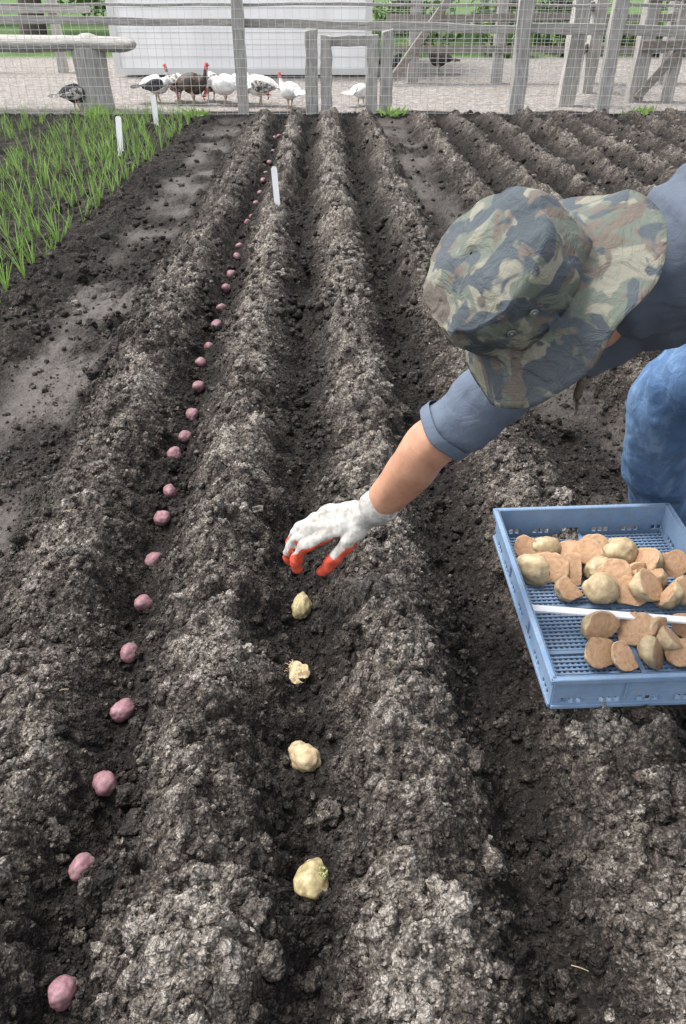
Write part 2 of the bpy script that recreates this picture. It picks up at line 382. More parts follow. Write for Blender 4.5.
def torus(c,nrm,r,rr):
    q=Vector(nrm).to_track_quat('Z','Y').to_matrix();vs=[];fs=[]
    for i in range(14):
        A=2*math.pi*i/14
        for j in range(6):
            Bb=2*math.pi*j/6; vs.append(Vector(c)+q@Vector(((r+rr*math.cos(Bb))*math.cos(A),(r+rr*math.cos(Bb))*math.sin(A),rr*math.sin(Bb))))
    for i in range(14):
        for j in range(6): fs.append((i*6+j,((i+1)%14)*6+j,((i+1)%14)*6+(j+1)%6,i*6+(j+1)%6))
    b.add(vs,fs)
cl=R.inverted()@Vector((0,0,1.25)); thc=math.atan2(cl.y/1.05,cl.x/.96)
for th0 in(thc-.35,thc-.35+math.pi):
    for dth in(-.17,.17):
        th=th0+dth; c=(.1145*.96*HS*math.cos(th),.1145*1.05*HS*math.sin(th),.050*HS); torus(c,(math.cos(th),math.sin(th),.1),.0045,.0018)
        b.add(*ell_data(c,(.004,.004,.004),sub=1))
o=b.obj('hat_eyelets',M_eyelet,person,True); o.matrix_local=R
b=MB()
P0=Vector((.350,1.045,.830));
b.tube([P0,P0+Vector((-.004,0,-.03)),P0+Vector((-.012,.004,-.065)),P0+Vector((-.01,.0,-.10))],[.0025,.0025,.003,.0022],seg=7)
b.tube([P0+Vector((-.010,.002,-.060)),P0+Vector((-.012,.003,-.080))],[.0065,.0065],seg=8)
b.obj('chin_cord',M_boot,person,True)

# ------------------------------------------------------------ numpy noise / terrain
TAB=rng.random((256,256,5)).astype(np.float32)
def cell(ix,iy,seed):
    return ((ix+seed*37)&255),((iy+seed*71)&255)
def vn(x,y,s,seed):
    x=x/s;y=y/s;fx=np.floor(x);fy=np.floor(y);ix=fx.astype(np.int64);iy=fy.astype(np.int64);fx=x-fx;fy=y-fy
    fx=fx*fx*(3-2*fx);fy=fy*fy*(3-2*fy); T=TAB[:,:,seed%5]
    x0,y0=cell(ix,iy,seed);x1,y1=cell(ix+1,iy+1,seed)
    return (T[x0,y0]*(1-fx)+T[x1,y0]*fx)*(1-fy)+(T[x0,y1]*(1-fx)+T[x1,y1]*fx)*fy-.5
def clods(x,y,s,seed,dens=1.):
    X=x/s;Y=y/s;ix=np.floor(X).astype(np.int64);iy=np.floor(Y).astype(np.int64);out=np.zeros(X.shape)
    for dx in(-1,0,1):
        for dy in(-1,0,1):
            a,b_=cell(ix+dx,iy+dy,seed); t=TAB[a,b_]
            r=np.where(t[:,3]<dens,.25+.5*t[:,2],0); ex=1+.5*(t[:,4]-.5)
            d2=((X-(ix+dx)-t[:,0])*ex)**2+((Y-(iy+dy)-t[:,1])/ex)**2
            out=np.maximum(out,r*r-d2)
    return np.sqrt(out)*s
yk=np.array([-1,.6,1,1.5,2,3,4.5,6.5,9,12])
kM=np.array([-.03,-.045,-.073,-.10,-.115,-.155,-.225,-.29,-.35,-.4])
kL=np.array([-.39,-.408,-.44,-.485,-.505,-.548,-.572,-.595,-.616,-.63])
kR=np.array([.33,.31,.302,.29,.275,.24,.19,.13,.07,.0])
kP=np.array([.86,.84,.83,.81,.80,.76,.68,.6,.5,.42])
c2=(kL+kM)/2; c3=(kM+kR)/2
LN=[(kL*0-60,.02),(kL*0-1.45,.03),(kL-.66,.01),(kL-.42,.015),(kL-.20,.100),(kL-.15,.108),(kL,-.005),
    (c2-.016,.132),(c2+.016,.132),(kM,-.005),(c3-.022,.136),(c3+.016,.132),(kR,-.02),(kR+.17,.105),(kP-.24,.105),(kP-.13,.02),(kP+.10,.012)]
for k in range(12): LN+=[(kP+.28+.37*k,.11),(kP+.465+.37*k,-.005)]
LN+=[(kP+80,.02)]
def sstep(a,b,x):
    t=np.clip((x-a)/(b-a),0,1); return t*t*(3-2*t)
def ground(x,y):
    x=np.asarray(x,float);y=np.asarray(y,float)
    xw=x+.038*vn(x,y,.22,11)+.030*vn(x,y,.08,12)
    Z=np.zeros_like(x)
    prev=np.interp(y,yk,LN[0][0]);pz=LN[0][1]
    for ln,z in LN[1:]:
        cur=np.interp(y,yk,ln); m=np.nonzero((xw>=prev)&(xw<cur))[0]
        if len(m):
            u=np.clip((xw[m]-prev[m])/np.maximum(cur[m]-prev[m],1e-6),0,1)
            s=.5-.5*np.cos(np.pi*u); s=.7*s+.3*u
            Z[m]=pz+(z-pz)*s
        prev=cur;pz=z
    fade=1-sstep(9.1,9.6,y+.2*vn(x,y,.5,5))
    ridge=np.clip(Z/.12,0,1)*fade
    Z=Z*fade
    cL=np.interp(y,yk,kL);cP=np.interp(y,yk,kP)
    path=sstep(.34,.44,cL-x+.05*vn(x,y,.15,78))*(1-sstep(.62,.76,cL-x+.06*vn(x,y,.2,79))); path=np.maximum(path,(1-sstep(.08,.18,np.abs(x-cP)+.05*vn(x,y,.15,80))))
    path*=fade
    path=path*np.clip(.55+1.7*vn(x,y,.25,77),0,1)
    rgh=(1-.65*path)*np.where(y>9.8,.1,1.)
    lo=vn(x,y,.12,21)*.034+vn(x,y,.05,22)*.022+vn(x,y,.45,23)*.022
    big=clods(x,y,.085,31,.45); md=clods(x,y,.038,42,.75); sm=clods(x,y,.018,53,.9); ti=clods(x,y,.011,64,.9)
    patch=np.clip(.7+1.6*vn(x,y,.3,91)+.4*(ridge-.5),.2,1.3)
    c=big*.6*patch+md*.85*patch+sm*.65+ti*.6
    Z=Z+(lo+c-.013)*rgh
    vis=np.clip(md/.038*1.1+sm/.018*.55+ti/.011*.4+big/.085*.4,0,1.6)
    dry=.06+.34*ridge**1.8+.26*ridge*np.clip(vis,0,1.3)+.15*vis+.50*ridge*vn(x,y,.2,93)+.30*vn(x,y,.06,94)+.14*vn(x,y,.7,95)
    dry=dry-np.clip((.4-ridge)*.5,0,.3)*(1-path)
    return Z,np.clip(dry,0,1),path
xs=[-.95]
while xs[-1]<1.0: xs.append(xs[-1]+.0042)
while xs[-1]<4.4: xs.append(xs[-1]+.014)
st=.02
while xs[-1]<250: xs.append(xs[-1]+st); st*=1.35
xl=[-.95]
while xl[-1]>-2.1: xl.append(xl[-1]-.010)
while xl[-1]>-4.5: xl.append(xl[-1]-.03)
st=.05
while xl[-1]>-250: xl.append(xl[-1]-st); st*=1.35
xs=np.array(sorted(xl[1:])+xs)
ys=[.25]
while ys[-1]<9.9: ys.append(ys[-1]+max(.0037,.0046*ys[-1]))
st=.06
while ys[-1]<400: ys.append(ys[-1]+st); st*=1.12
yl=[];y0=.25;st=.02
while y0>-60: y0-=st; st*=1.3; yl.append(y0)
ys=np.array(sorted(yl)+ys)
GX,GY=np.meshgrid(xs,ys); gx=GX.ravel();gy=GY.ravel(); Z,dry,wet=ground(gx,gy)
gvz=np.clip((gy+.5*vn(gx,gy,.5,15)-9.90)*6,0,1); lwz=np.clip((gy+1.0*vn(gx,gy,1.5,16)-17.2)*1.5,0,1)
V=np.stack([gx,gy,Z],1); nx=len(xs);ny=len(ys)
I=np.arange((ny-1)*(nx-1));r=I//(nx-1);c=I%(nx-1);a=r*nx+c
F=np.stack([a,a+1,a+nx+1,a+nx],1)
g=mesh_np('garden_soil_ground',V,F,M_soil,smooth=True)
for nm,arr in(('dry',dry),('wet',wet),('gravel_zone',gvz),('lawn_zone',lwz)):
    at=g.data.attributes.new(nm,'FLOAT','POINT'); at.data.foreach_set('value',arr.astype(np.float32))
def gz(x,y): return float(ground(np.array([x]),np.array([y]))[0][0])

def protoset(sub):
    bv,bf=ico(sub); iv=np.array([v[:] for v in bv]); it=np.array(bf); protos=[]
    for k in range(14):
        o=Vector((k*9.1,k*3.3,0)); pv=[]
        for vv in bv:
            s=1+.75*mnoise.noise(vv*1.3+o)+.40*mnoise.noise(vv*3.1+o); pv.append(tuple(vv*s))
        protos.append(np.array(pv)*np.array([1,.85,.75]))
    return iv,it,np.array(protos)
PS={0:protoset(1),1:protoset(2),2:protoset(3)}
def clod_mesh(name,n,xr,yr,smin,smax,pw,sub,smooth=True):
    iv,it,protos=PS[sub]
    yy=yr[0]+(yr[1]-yr[0])*rng.random(n)**1.7; xx=xr[0]+(xr[1]-xr[0])*rng.random(n)
    half=.45*(.831*yy+.7)+.05; keep=(np.abs(xx)<np.maximum(half,.5)); xx=xx[keep];yy=yy[keep]
    z,d,w=ground(xx,yy); k=(w<.3)|(rng.random(len(xx))<.35); xx=xx[k];yy=yy[k];z=z[k];d=d[k];w=w[k]
    n=len(xx); s=smin+(smax-smin)*rng.random(n)**pw
    an=rng.random((n,2))*6.28; P=protos[np.arange(n)%14]*s[:,None,None]
    ca,sa=np.cos(an[:,0])[:,None],np.sin(an[:,0])[:,None];cb,sb=np.cos(an[:,1]*.15)[:,None],np.sin(an[:,1]*.15)[:,None]
    px,py,pz=P[:,:,0],P[:,:,1],P[:,:,2]
    py,pz=py*cb-pz*sb,py*sb+pz*cb; px,py=px*ca-py*sa,px*sa+py*ca
    Vv=np.stack([px+xx[:,None],py+yy[:,None],pz+(z+s*.25)[:,None]],2).reshape(-1,3)
    Ff=(it[None]+(np.arange(n)*len(iv))[:,None,None]).reshape(-1,3)
    D=np.clip(d*.95+rng.normal(size=n)*.17+.09+.22*w,0,1); D=np.repeat(D,len(iv))
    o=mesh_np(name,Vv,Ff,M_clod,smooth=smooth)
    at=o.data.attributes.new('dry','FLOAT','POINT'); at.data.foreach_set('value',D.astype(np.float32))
clod_mesh('soil_crumbs',30000,(-1.1,1.3),(.3,3.2),.0022,.0062,1.6,0,False)
clod_mesh('soil_clods',10000,(-1.3,1.6),(.3,4.2),.004,.016,2.4,1)
clod_mesh('large_soil_clods',800,(-1.3,1.6),(.35,5),.010,.027,2.0,2)
clod_mesh('distant_soil_clods',5000,(-1.9,4.5),(3.2,9.3),.008,.028,2.0,0)

# ------------------------------------------------------------ potatoes
def potato_mesh(r,seed,cuts=(),sub=4,rg=1.):
    vs,fs=ell_data((0,0,0),(1,1,1),sub=sub); o=Vector((seed*5.7,seed*2.1,0)); out=[]
    for v in vs:
        s=1+.24*mnoise.noise(v*.9+o)+.09*rg*mnoise.noise(v*2.6+o)
        out.append(Vector((v.x*r[0]*s,v.y*r[1]*s,v.z*r[2]*s)))
    cf=set()
    for nd,d in cuts:
        n=Vector(nd).normalized()
        for i,p in enumerate(out):
            e=p.dot(n)-d
            if e>0:
                out[i]=p-n*e*.96+n*.0012*mnoise.noise(p*160); cf.add(i)
    return out,fs,cf
def m_potato(name,c1,c2,c3,sc_=60,d0=.50,d1=.68,rg=.55):
    t=NT(name); n=t.noise(sc_,4,.6); n2=t.noise(sc_*3.5,3,.7); c=t.ramp(n,[(.3,c1),(.6,c2)])
    dirt=t.ramp(t.noise(sc_*.8,5,.7),[(d0,0.),(d1,.8)]); c=t.mix(dirt,c,c3); t.col(c); t.rough(rg); t.bump(n2,.35,.002); return t.m
M_red=m_potato('red_potato_skin',(.16,.068,.085),(.31,.155,.175),(.14,.10,.09),60,.46,.64,.55)
M_tan=m_potato('tan_potato_skin',(.30,.215,.115),(.52,.41,.245),(.19,.135,.085),45,.48,.68)
M_olive=m_potato('greened_potato_skin',(.26,.21,.10),(.50,.42,.22),(.17,.12,.07),50,.45,.62)
M_cut=m_potato('potato_cut_face',(.30,.165,.085),(.47,.295,.17),(.20,.11,.06),55,.49,.70,.7)
M_cutlight=m_potato('potato_fresh_cut',(.48,.36,.19),(.68,.56,.34),(.24,.14,.075),80,.49,.58)
M_sprout=simple('sprout',(.13,.20,.05),(.36,.34,.16),80)
def place_potato(name,x,y,r,rot,mat,seed,cuts=(),cmat=None,z=None,parent=None,lift=.45,sub=4,rg=1.):
    vs,fs,cf=potato_mesh(r,seed,cuts,sub,rg)
    o=mesh_obj(name,vs,fs,mat,parent,True)
    if cuts:
        o.data.materials.append(cmat)
        o.data.polygons.foreach_set('material_index',[1 if all(i in cf for i in f_) else 0 for f_ in fs])
    o.rotation_euler=rot
    o.location=(x,y,(gz(x,y)+r[2]*lift) if z is None else z)
    return o
yrow=[.577,.76,.936,1.128,1.29,1.48,1.64,1.79,1.94,2.13,2.27,2.47,2.69,2.88,3.12,3.35,3.58,3.8,4.02,4.28,4.5,4.75,5.02,5.3,5.6,5.9,6.25,6.6,7.0,7.4,7.8,8.2]
for i,y in enumerate(yrow):
    xx=float(np.interp(y,yk,kL))+random.uniform(-.008,.008)
    s=random.uniform(.88,1.06)
    place_potato('red_potato',xx,y,(.0212*s,.0285*s*random.uniform(.84,1.05),.0205*s),(random.uniform(-.3,.3),random.uniform(-.3,.3),random.uniform(-.9,.5)),M_red,i+1,lift=.75,sub=4 if i<12 else 3)
place_potato('seed_potato',-.050,.748,(.032,.035,.027),(.1,.1,.2),M_olive,41,lift=.75,rg=1.8)
place_potato('seed_potato',-.073,.985,(.028,.032,.025),(.1,.1,.7),M_tan,42,lift=.75,rg=1.8)
place_potato('cut_seed_potato',-.099,1.235,(.025,.026,.023),(0,.2,.3),M_tan,46,cuts=[((-.1,-.55,.8),.006),((-.8,.1,.5),.012)],cmat=M_cutlight,lift=.8,rg=2.5)
place_potato('seed_potato',-.098,1.44,(.022,.034,.024),(.5,.1,-.15),M_olive,44,lift=.85,rg=1.5)
sp=MB()
for k in range(14):
    a=random.uniform(0,6.28);rr_=random.uniform(.002,.013); bx=-.040+rr_*math.cos(a);by=.750+rr_*math.sin(a)
    b0=Vector((bx,by,gz(-.05,.748)+.040)); e=b0+Vector((random.uniform(-.004,.005),random.uniform(-.005,.005),random.uniform(.004,.008)))
    sp.tube([b0-Vector((0,0,.014)),(b0+e)/2,e],[.0026,.0026,.0016],seg=6,sub=2)
sp.obj('potato_sprouts',M_sprout,smooth=True)
rt=MB()
M_straw=simple('straw',(.34,.26,.15),(.50,.42,.28),40)
for k in range(5):
    x,y=-.099,1.235
    a=2.4+random.uniform(-.9,1.2);z=gz(x,y)+.028
    p=Vector((x+.018*math.cos(a),y+.018*math.sin(a),z));q=p+Vector((math.cos(a)*random.uniform(.008,.018),math.sin(a)*.012,random.uniform(-.008,.006)))
    rt.tube([p,(p+q)/2+Vector((0,0,.003)),q],[.0008]*3,seg=5,sub=2)
for (x,y,a) in [(-.56,1.12,.3),(.36,.62,-.4),(.44,.98,.9),(-.7,1.7,.1),(-.25,2.2,1.2)]:
    z=gz(x,y)+.006;l=random.uniform(.008,.018)
    d=Vector((math.cos(a)*l,math.sin(a)*l,0)); p=Vector((x,y,z))
    rt.tube([p-d,p+Vector((random.uniform(-.005,.005),random.uniform(-.005,.005),.003)),p+d+Vector((0,0,.002))],[.0008]*3,seg=5,sub=3)
rt.obj('straw_and_roots',M_straw,smooth=True)

# ------------------------------------------------------------ tray
TW,TL,TH=.40,.53,.082
TO=(.385,1.030,.122)
tray=empty('plastic_crate',TO,(math.radians(.8),math.radians(-.8),math.radians(2.0)))
def m_blue():
    t=NT('blue_plastic'); n=t.noise(14,5,.7); n2=t.noise(90,3,.7)
    c=t.ramp(n,[(.3,(.125,.205,.33)),(.7,(.185,.28,.41))]); d=t.ramp(n2,[(.48,0.),(.72,.65)]); c=t.mix(d,c,(.20,.185,.175))
    t.col(c); t.rough(.55); t.bump(n2,.2,.001); return t.m
M_blue=m_blue()
b=MB(); n1=36;n2=48
for i in range(n1+1): b.box((TW*i/n1,TL/2,.002),(.0048,TL,.004))
for j in range(n2+1): b.box((TW/2,TL*j/n2,.0045),(TW,.0048,.004))
for q in(.25,.5,.75): b.box((TW/2,TL*q,.0065),(TW-.004,.009,.006))
b.box((TW/2,TL/2,.0068),(.009,TL-.004,.0066))
b.obj('mesh_bottom',M_blue,tray)
b=MB(); th=.0045
def wall(p0,p1,inn):
    p0=Vector(p0);p1=Vector(p1);L=(p1-p0).length;d=(p1-p0)/L
    def seg(a,bb,z0,z1,t=th): 
        b.beam(p0+d*a+Vector((0,0,(z0+z1)/2)),p0+d*bb+Vector((0,0,(z0+z1)/2)),t,z1-z0)
    seg(0,L,0,.014); seg(0,L,.026,TH)
    n=int(L/.014)
    for k in range(n+1):
        a=L*k/n; w=.005 if k%5 else .03
        seg(max(0,a-w/2),min(L,a+w/2),.014,.026,th*.98)
    o=-inn*.004
    b.beam(p0+o+Vector((0,0,TH-.002))-d*.006,p1+o+Vector((0,0,TH-.002))+d*.006,.012,.004)
    b.beam(p0-inn*.0095+Vector((0,0,TH-.006))-d*.010,p1-inn*.0095+Vector((0,0,TH-.006))+d*.010,.0025,.010)
    b.beam(p0-inn*.004+Vector((0,0,.006)),p1-inn*.004+Vector((0,0,.006)),.004,.008)
    for k in range(1,3):
        a=L*k/3; c=p0+d*a-inn*.004
        b.box(c+Vector((0,0,.048)),(.004,.005,.044) if abs(d.x)>.5 else (.005,.004,.044))
wall((0,0,0),(TW,0,0),Vector((0,1,0)));wall((0,TL,0),(TW,TL,0),Vector((0,-1,0)))
wall((0,0,0),(0,TL,0),Vector((1,0,0)));wall((TW,0,0),(TW,TL,0),Vector((-1,0,0)))
b.obj('walls_and_rim',M_blue,tray,bevel=.0008)
st=MB(); st.box((.20,.200,.050),(.405,.019,.005),Matrix.Rotation(math.radians(-7),3,'Z'))
o=st.obj('wooden_marker_stake',M_label,bevel=.001); o.location=TO
pile=empty('cut_seed_potato_pile')
PL=[(518,548),(545,546),(570,549),(594,547),(618,549),(645,558),(526,569),(553,564),(577,567),(599,568),(624,570),(650,574),(672,564),(571,587),(602,589),(630,590),(664,592),(690,590),(640,576),
    (600,625),(637,628),(665,632),(690,624),(602,650),(628,654),(658,647),(684,652),(706,640),(587,557),(613,578),(647,590),(700,570),(715,600),(720,630),(672,640)]
for i,(px,py) in enumerate(PL):
    t=(512-py)/796;k=1.085;Y=k*(.831+.5563*t)/(.5563-.831*t);D=.831*Y+.5563*k;X=(px-343)*D/796
    X=max(X,.425)
    s=random.uniform(.92,1.2);r=(.036*s,.031*s*random.uniform(.85,1.1),.029*s)
    up=random.random(); c1_=((random.uniform(-.5,.5),random.uniform(-1.,-.1),.7),random.uniform(.000,.008))
    if up<.45: cuts=[c1_]
    elif up<.8: cuts=[c1_,((random.choice((-1,1))*.9,random.uniform(-.3,.6),.35),random.uniform(.004,.012))]
    else: cuts=[((random.uniform(-.6,.6),.7,-.4),.008)]
    place_potato('cut_potato_piece',X,Y,r,(random.uniform(-.35,.35),random.uniform(-.35,.35),random.uniform(-.9,.9)),M_tan,60+i,cuts=cuts,cmat=M_cut,z=.157+(.014 if i>27 else 0)+random.uniform(0,.008),parent=pile,sub=4)

# ------------------------------------------------------------ labels
def stake(x,y,h,w,tilt=0):
    z=gz(x,y); vs=[(-w/2,0,-.05),(w/2,0,-.05),(w/2,0,h-.012),(w/4,0,h),(-w/4,0,h),(-w/2,0,h-.012)]
    v=[(a,-.002,c) for a,_,c in vs]+[(a,.002,c) for a,_,c in vs]; fs=[tuple(range(6)),tuple(range(11,5,-1))]+[(i,i+6,(i+1)%6+6,(i+1)%6) for i in range(6)]
    o=mesh_obj('plant_label',v,fs,M_label); o.location=(x,y,z); o.rotation_euler=(tilt,random.uniform(-.06,.06),random.uniform(-.2,.2))
stake(-.39,4.95,.21,.034,-.25); stake(-1.86,7.2,.31,.05,-.15); stake(-1.85,8.7,.29,.05,-.15)

# ------------------------------------------------------------ onions
def onions(name,x0,x1,y0,y1,rowsp,plantsp,hh):
    Vs=[];Fs=[];n=0
    x=x0
    while x<x1:
        y=y0+random.random()*.05+max(0,(x-x0)/(x1-x0)-.6)*1.0
        while y<y1:
            if random.random()<.86:
                px=x+random.gauss(0,.018);py=y+random.gauss(0,.025);z=.02;sc_=random.uniform(.65,1.1)
                for k in range(random.randint(3,5)):
                    L=hh*sc_*random.uniform(.55,1.15);a=random.uniform(0,6.283);lean=random.uniform(.03,.42);r=random.uniform(.0022,.0042)
                    dr=np.array([math.cos(a),math.sin(a)]); bend=random.uniform(0,.5)
                    for sgi in range(5):
                        tt=sgi/4; o=lean*L*tt+bend*L*.5*tt**3; cz=z+L*tt*(1-.25*lean*tt-bend*.25*tt*tt); rr=r*(1-tt**2*.93)
                        for q in range(3):
                            an=q*2.094; Vs.append((px+dr[0]*o+rr*math.cos(an),py+dr[1]*o+rr*math.sin(an),cz))
                    for sgi in range(4):
                        for q in range(3):
                            q2=(q+1)%3; Fs.append((n+sgi*3+q,n+sgi*3+q2,n+sgi*3+3+q2,n+sgi*3+3+q))
                    n+=15
            y+=plantsp*random.uniform(.6,1.5)
        x+=rowsp
    mesh_np(name,Vs,Fs,M_onion,smooth=True)
onions('onion_bed',-2.62,-1.40,2.85,9.35,.175,.075,.24)
onions('onion_bed',-4.6,-3.05,6.5,9.3,.22,.10,.22)
Vs=[];Fs=[];n=0
for (cx,cy) in [(-1.62,9.55),(.52,9.6),(-2.7,9.6),(3.2,9.65)]:
    for k in range(36):
        x=cx+random.gauss(0,.07);y=cy+random.gauss(0,.05);h=random.uniform(.03,.10);a=random.uniform(0,6.28);w=.009
        dx,dy=math.cos(a)*w,math.sin(a)*w; e=(x+random.gauss(0,.05),y+random.gauss(0,.05),h)
        Vs+=[(x-dx*.3,y-dy*.3,.01),(x+dx*.3,y+dy*.3,.01),(e[0]+dx,e[1]+dy,e[2]*.8),(e[0],e[1],e[2]+.02)];Fs.append((n,n+1,n+2,n+3));n+=4
mesh_np('weeds',Vs,Fs,M_onion)

# ------------------------------------------------------------ fences
def wires(name,p0,p1,h,dx,dz,r,parent):
    p0=np.array(p0,float);p1=np.array(p1,float);L=np.linalg.norm(p1-p0);d=(p1-p0)/L;side=np.array([-d[1],d[0],0]);b=MB()
    n=int(L/dx)
    for i in range(n+1):
        c=p0+d*i*L/n+side*.004*math.sin(i*1.7); j=.006*math.sin(i*2.3)
        b.beam(c,c+d*j+np.array([0,0,h]),2*r,2*r)
    m=int(h/dz)
    for k in range(m+1):
        z=.02+k*(h-.03)/m
        for q in range(0,n,6):
            e=min(q+6,n); za=z+.006*math.sin(q*.9+k);zb=z+.006*math.sin(e*.9+k)
            b.beam(p0+d*q*L/n+np.array([0,0,za]),p0+d*e*L/n+np.array([0,0,zb]),2*r,2*r)
    return b.obj('wire_mesh',M_wire,parent)
def post(b,x,y,h,w,d=None,lean=0):
    d=d or w; vs=[];fs=[];N=9
    for k in range(N):
        z=-.1+(h+.1)*k/(N-1); 
        for a,c in((-1,-1),(1,-1),(1,1),(-1,1)):
            jx=random.uniform(-.09,.09)*w; vs.append((x+lean*z+a*w/2+jx,y+c*d/2+random.uniform(-.05,.05)*d,z+(random.uniform(-.02,.02) if k==N-1 else 0)))
    for k in range(N-1):
        for j in range(4):
            j2=(j+1)%4; fs.append((k*4+j,k*4+j2,k*4+4+j2,k*4+4+j))
    fs.append((0,3,2,1));fs.append(((N-1)*4,(N-1)*4+1,(N-1)*4+2,(N-1)*4+3)); b.add(vs,fs)
def rail(b,a,c,w,h):
    a=Vector(a);c=Vector(c);N=max(4,int((c-a).length/.5));pts=[]
    for k in range(N+1):
        p=a.lerp(c,k/N); pts.append(p+Vector((0,random.uniform(-.006,.006),random.uniform(-.010,.010))))
    vs=[];fs=[]
    for p in pts:
        hw=w/2;h2_=h/2*random.uniform(.85,1.1)
        for (s1,s2) in((-1,-1),(1,-1),(1,1),(-1,1)): vs.append(p+Vector((0,s1*hw,s2*h2_)))
    for k in range(N):
        for j in range(4):
            j2=(j+1)%4; fs.append((k*4+j,k*4+4+j,k*4+4+j2,k*4+j2))
    fs.append((0,1,2,3));fs.append((N*4+3,N*4+2,N*4+1,N*4)); b.add(vs,fs)
FY=9.72
fence=empty('garden_wire_fence')
wires('w',(-6,FY,0),(7,FY,0),1.35,.085,.085,.0018,fence)
b=MB()
for x,h,w in[(-4.4,1.5,.11),(-1.10,1.5,.115),(1.92,1.7,.15),(2.87,1.6,.15),(4.3,1.6,.15),(-.345,.80,.125),(-.19,.76,.12),(.31,.76,.12),(.475,.80,.13)]:
    post(b,x,FY+.10 if h>1 else FY+.13,h,w,.11,random.uniform(-.02,.02))
b.obj('fence_posts',M_woodv,fence,bevel=.006)
b=MB()
rail(b,(-6,FY+.20,.91),(-1.0,FY+.20,.86),.05,.075); rail(b,(-1.1,FY+.21,.86),(2.0,FY+.22,.80),.05,.085); rail(b,(1.9,FY+.205,.82),(7,FY+.23,.74),.05,.10)
rail(b,(-.19,FY+.25,.69),(.31,FY+.25,.69),.05,.10)
rail(b,(-6,FY+.19,1.03),(7,FY+.19,1.02),.03,.03)
b.obj('fence_rails',M_woodh,fence,bevel=.006)
bench=empty('rustic_log_bench')
b=MB(); b.tube([(-5.4,10.15,.66),(-4.4,10.16,.675),(-3.5,10.15,.655),(-2.9,10.14,.662),(-2.46,10.12,.648),(-2.32,10.12,.650)],[(.085,.20),(.078,.21),(.086,.2),(.074,.2),(.075,.19),(.05,.16)],ref=(0,0,1),seg=14); b.obj('log_seat',M_woodh,bench,smooth=True)
b=MB(); b.tube([(-2.80,10.13,-.1),(-2.80,10.13,.25),(-2.81,10.13,.60)],[.21,.18,.19],seg=14,ref=(1,0,0)); b.tube([(-4.9,10.13,-.1),(-4.9,10.13,.6)],[.2,.19],seg=14,ref=(1,0,0)); b.obj('stump_legs',M_woodv,bench,smooth=True)
pf=empty('wooden_paddock_fence')
b=MB()
for x,y,w in[(1.0,13.0,.14),(2.2,13.0,.15),(3.4,13.0,.16),(4.6,13.0,.15),(5.8,13.0,.15),(7,13.,.15)]: post(b,x,y,1.55,w)
for x,y,w in[(2.62,10.5,.17),(3.55,10.9,.17),(3.95,10.9,.12),(3.2,11.8,.16)]: post(b,x,y,1.9,w,lean=.03)
b.obj('paddock_posts',M_woodv,pf,bevel=.006)
b=MB()
for z in(.42,.80,1.15,1.45): rail(b,(.6,12.9,z),(7.2,12.9,z+.02),.04,.09)
for z in(.5,.95,1.4): b.beam((2.62,10.6,z),(3.6,13.0,z+.03),.05,.10)
b.beam((3.55,10.8,.05),(4.6,10.8,1.3),.05,.09)
b.beam((.7,12.6,.1),(1.6,12.75,1.25),.06,.10)
b.beam((3.5,10.79,1.1),(6.5,10.79,1.1),.05,.12); b.beam((3.5,10.79,.6),(6.5,10.79,.6),.05,.10)
b.obj('paddock_rails',M_wooddk,pf,bevel=.005)
wires('w',(.6,12.84,0),(7.2,12.84,0),1.5,.12,.12,.002,pf)
lf=empty('wooden_rail_fence'); b=MB()
for x in(-9,-7.4,-5.8,-4.5): post(b,x,14.6,1.4,.13)
b.obj('rail_fence_posts',M_woodv,lf,bevel=.005); b=MB()
for z in(.45,.85,1.2): rail(b,(-9.4,14.5,z),(-3.9,14.5,z),.04,.10)
b.obj('rail_fence_rails',M_woodh,lf,bevel=.005)

# ------------------------------------------------------------ white shed
shed=empty('white_shed')
x0,x1,y0,y1,hh=-3.40,.38,13.75,17.2,2.5
b=MB(); b.box(((x0+x1)/2,(y0+y1)/2,hh/2+.1),(x1-x0-.04,y1-y0-.04,hh-.02)); 
nb=16
for i in range(nb):
    z=.12+i*hh/nb
    for (cx,cy,sx,sy) in(((x0+x1)/2,y0+.005,x1-x0-.02,.022),(x1-.005,(y0+y1)/2,.022,y1-y0-.02),(x0+.005,(y0+y1)/2,.022,y1-y0-.02)):
        rot=Matrix.Rotation(-.05,3,'X') if sy<.1 else None
        b.box((cx,cy,z+hh/nb/2),(sx,sy,hh/nb-.003),rot)
b.obj('clapboard_walls',M_white,shed)
b=MB()
for x in(x0,x1): 
    b.box((x,y0-.012,hh/2+.1),(.10,.05,hh)); b.box((x,y1,hh/2+.1),(.10,.05,hh))
b.box(((x0+x1)/2,y0-.016,.08),(x1-x0+.1,.05,.08))
b.obj('corner_trim',m_white('trim_paint',(.62,.62,.60)),shed)
b=MB(); ym=(y0+y1)/2
b.add([(x0-.2,y0-.12,hh+.05),(x1+.2,y0-.12,hh+.05),(x1+.2,ym,hh+1.1),(x0-.2,ym,hh+1.1),(x0-.2,y1+.12,hh+.05),(x1+.2,y1+.12,hh+.05)],[(0,1,2,3),(3,2,5,4)])
o=b.obj('roof',M_roof,shed); m=o.modifiers.new('s','SOLIDIFY'); m.thickness=.08
b=MB()
for x in(x0+.02,x1-.02): b.add([(x,y0,hh+.08),(x,y1,hh+.08),(x,ym,hh+1.0)],[(0,1,2)])
b.obj('gables',M_white,shed)
b=MB(); b.box((x1+.02,ym,1.0),(.05,.9,1.9)); b.obj('door',m_white('door_paint',(.5,.5,.48)),shed)

